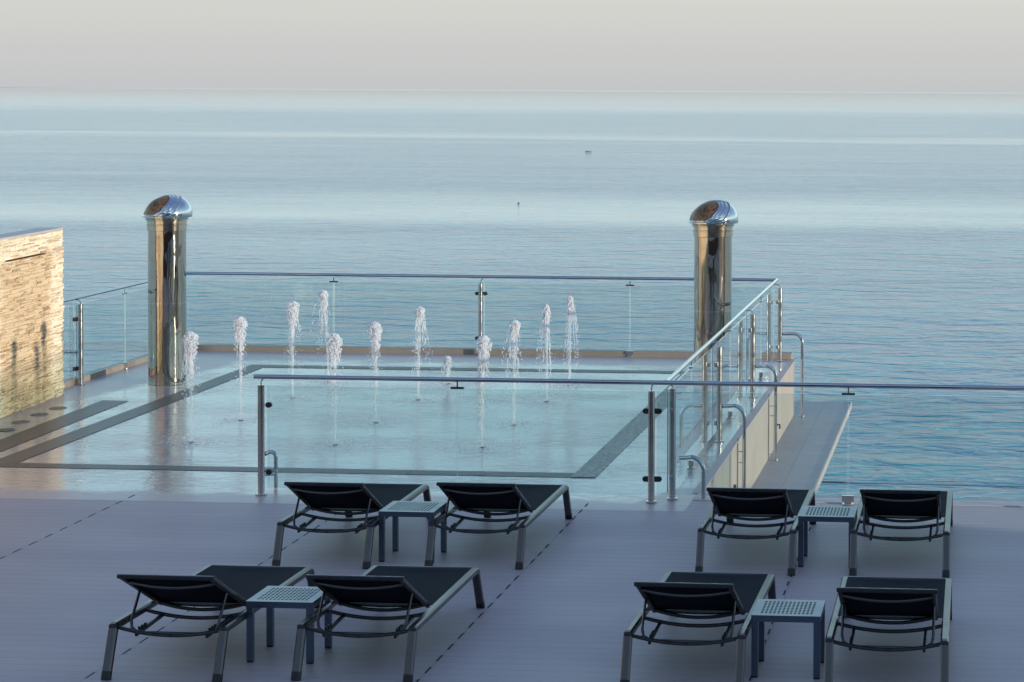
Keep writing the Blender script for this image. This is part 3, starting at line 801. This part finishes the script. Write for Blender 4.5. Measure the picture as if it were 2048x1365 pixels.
def make_table():
    t = thing('side_table', 'x', 'side table', (0, 0, 0), 'square metal side tables between the loungers')
    W = .225; zt = .41; nx, ny = 13, 8; m_ = .05
    b = MB()
    # top plate with punched holes
    xs = [-W, -W + m_]; hw = (2 * W - 2 * m_) / nx; hy = (2 * W - 2 * m_) / ny
    xs = [-W]; kx = [False]
    for i in range(nx): a = -W + m_ + i * hw; xs += [a + hw * .22, a + hw * .78]
    xs.append(W); ys = [-W]
    for j in range(ny): a = -W + m_ + j * hy; ys += [a + hy * .18, a + hy * .80]
    ys.append(W)
    z0, z1 = zt - .006, zt
    for j in range(len(ys) - 1):
        if j % 2 == 0: b.box(-W, W, ys[j], ys[j + 1], z0, z1)
        else:
            for i in range(len(xs) - 1):
                if i % 2 == 0: b.box(xs[i], xs[i + 1], ys[j], ys[j + 1], z0, z1)
    b.build('tabletop', M['table'], t)
    b = MB(); q = W - .001; th = .004
    b.box(-q, q, -q, -q + th, zt - .042, z0 - .0005); b.box(-q, q, q - th, q, zt - .042, z0 - .0005)
    b.box(-q, -q + th, -q + th, q - th, zt - .042, z0 - .0005); b.box(q - th, q, -q + th, q - th, zt - .042, z0 - .0005)
    b.build('apron', M['table'], t)
    for sx in (-1, 1):
        for sy in (-1, 1):
            x, y = sx * (W - .0235), sy * (W - .0235)
            b = MB(); b.sweep([(x, y, .012), (x, y, z0 - .001)], .0215, .0215, c=.12); lg = b.build('leg', M['table'], t)
            b = MB(); b.box(x - .019, x + .019, y - .019, y + .019, 0, .012); b.build('foot_cap', M['plug'], lg)
    return t
pt = make_table()
for i, (x, y, lb) in enumerate([(-4.608, 14.195, 'front row side table with punched top, between the two left front loungers'),
                                (-4.588, 17.285, 'back row side table with punched top, between the two left back loungers'),
                                (-1.245, 14.13, 'front row side table with punched top, between the two right front loungers'),
                                (-1.22, 17.42, 'back row side table with punched top, between the two right back loungers')]):
    o = pt if i == 0 else copy_tree(pt)
    o.location = (x, y, 0); o['label'] = lb

# ------------------------------------------------------------------ far things on the sea
p = ground(1177, 304, ZS)
t = bt = thing('motor_boat', 'tiny pale motor boat far out on the calm sea', 'boat', p, None, R(15))
b = MB(); sec = [(-2.6, .75, .75), (-1, .9, .8), (1, .8, .9), (2.2, .4, 1.05), (2.9, .03, 1.15)]
vs = []
for x, w, hgt in sec: vs += [(x, -w, hgt), (x, -w * .7, -.2), (x, w * .7, -.2), (x, w, hgt)]
b.add(vs, [(i * 4 + k, i * 4 + (k + 1) % 4, i * 4 + 4 + (k + 1) % 4, i * 4 + 4 + k) for i in range(4) for k in range(4)] + [(0, 1, 2, 3)])
b.build('hull', simple('boat_hull', (.16, .19, .21), .4), t)
b = MB(); b.box(-.2, 1.6, -.55, .55, .8, 1.6); b.build('cabin', simple('boat_white', (.5, .5, .5), .5), t, bevel=.08)
bt.scale = (.8, .8, .8)
p = ground(1037, 408, ZS); b = MB(); b.lathe([(.0, -.2), (.4, -.1), (.45, .1), (.2, .35), (.08, .7), (0, .72)], n=16, cap=False)
o = b.build('buoy', simple('buoy_dark', (.12, .16, .12), .5), smooth=True); o.location = p; tag(o, 'tiny dark buoy floating in the pale band of calm sea', 'buoy')

# ------------------------------------------------------------------ unseen blocks added to shade the deck and darken chimney reflections
t = thing('added_hotel', 'unseen hotel block with dark windows, added for the chimney reflections', 'building', (0, -9, 0))
b = MB(); b.box(-22, 16, -10, 0, -.3, 9); b.build('wall', M['hotel'], t)
b = MB()
for i in range(11):
    for k in range(3): b.box(-20.5 + i * 3.3, -18.6 + i * 3.3, -.06, .03, .2 + k * 3, 2.4 + k * 3)
b.build('window_row', simple('dark_window', (.02, .025, .03), .08), t)
t = thing('reflection_block', 'unseen dark block added in front of the hotel to darken chimney reflections', 'terrace', (0, 0, 0))
b = MB(); b.box(-9, 9.9, -9, 9.0, 0.002, .95); b.build('cladding', M['timber'], t)
b = MB(); b.box(-9.03, 9.93, -9, 9.03, .952, 1.0); b.build('paving', M['coping'], t)
t = thing('sun_blocker', 'unseen wall added on the right to keep the sun off the deck', 'wall', (10, 0, 0))
b = MB(); b.box(0, .25, -8.8, 14.6, -.3, 2.35); b.build('wall', M['hotel'], t)
b = MB(); b.box(-.03, .28, -8.83, 14.62, 2.352, 2.42); b.build('coping', M['coping'], t)

b = MB(); b.box(12.01, 95, -40, 25, -1.4, -.4); o = struct(b.build('added_dark_ground', simple('dark_ground', (.03, .035, .02), .9, 0, .5, .6)))  # unseen dark ground added to darken the right of the chimney reflections
# ------------------------------------------------------------------ light
SAZ, SEL = 113, 4.0
w = bpy.data.worlds.new('World'); scene.world = w; w.use_nodes = True
nt = w.node_tree; bg = nt.nodes['Background']
sk = nt.nodes.new('ShaderNodeTexSky'); sk.sky_type = 'NISHITA'; sk.sun_disc = False
sk.sun_elevation = R(SEL); sk.sun_rotation = R(SAZ); sk.air_density = 1; sk.dust_density = 1.5; sk.ozone_density = 2
tc = nt.nodes.new('ShaderNodeTexCoord'); sx = nt.nodes.new('ShaderNodeSeparateXYZ'); nt.links.new(tc.outputs['Generated'], sx.inputs[0])
rp = nt.nodes.new('ShaderNodeValToRGB'); cr = rp.color_ramp
stops = [(0, (.30, .36, .42)), (.499, (.50, .52, .52)), (.5, (5.6, 5.7, 5.8)), (.5215, (6.75, 6.75, 6.4)), (.545, (9.0, 12.6, 13.2)), (.58, (8.4, 12.4, 13.6)), (.64, (4.9, 7.6, 9.3)), (.80, (2.2, 3.4, 5.8)), (1, (1.5, 2.4, 4.8))]
while len(cr.elements) < len(stops): cr.elements.new(.5)
for e, (p_, c_) in zip(cr.elements, stops): e.position = p_; e.color = (*c_, 1)
ma = nt.nodes.new('ShaderNodeMath'); ma.operation = 'MULTIPLY_ADD'; ma.inputs[1].default_value = .5; ma.inputs[2].default_value = .5
nt.links.new(sx.outputs['Z'], ma.inputs[0]); nt.links.new(ma.outputs[0], rp.inputs[0])
mx = nt.nodes.new('ShaderNodeMix'); mx.data_type = 'RGBA'; mx.inputs[0].default_value = .93
nt.links.new(sk.outputs[0], mx.inputs[6]); nt.links.new(rp.outputs[0], mx.inputs[7]); nt.links.new(mx.outputs[2], bg.inputs[0])
bg.inputs[1].default_value = .1
sun = bpy.data.lights.new('sun', 'SUN'); sun.energy = 4.2; sun.angle = R(1.2); sun.color = (1, .89, .71)
so = bpy.data.objects.new('sun', sun); COL.objects.link(so)
d = Vector((math.sin(R(SAZ)) * math.cos(R(SEL)), math.cos(R(SAZ)) * math.cos(R(SEL)), math.sin(R(SEL))))
so.rotation_euler = d.to_track_quat('Z', 'Y').to_euler(); so.location = (20, 0, 20)

vs_ = scene.view_settings; vs_.view_transform = 'Standard'; vs_.look = 'None'; vs_.exposure = .07; vs_.gamma = 1
scene.cycles.use_denoising = True
scene.cycles.transparent_max_bounces = 24
scene.cycles.max_bounces = 10
scene.cycles.sample_clamp_indirect = 6
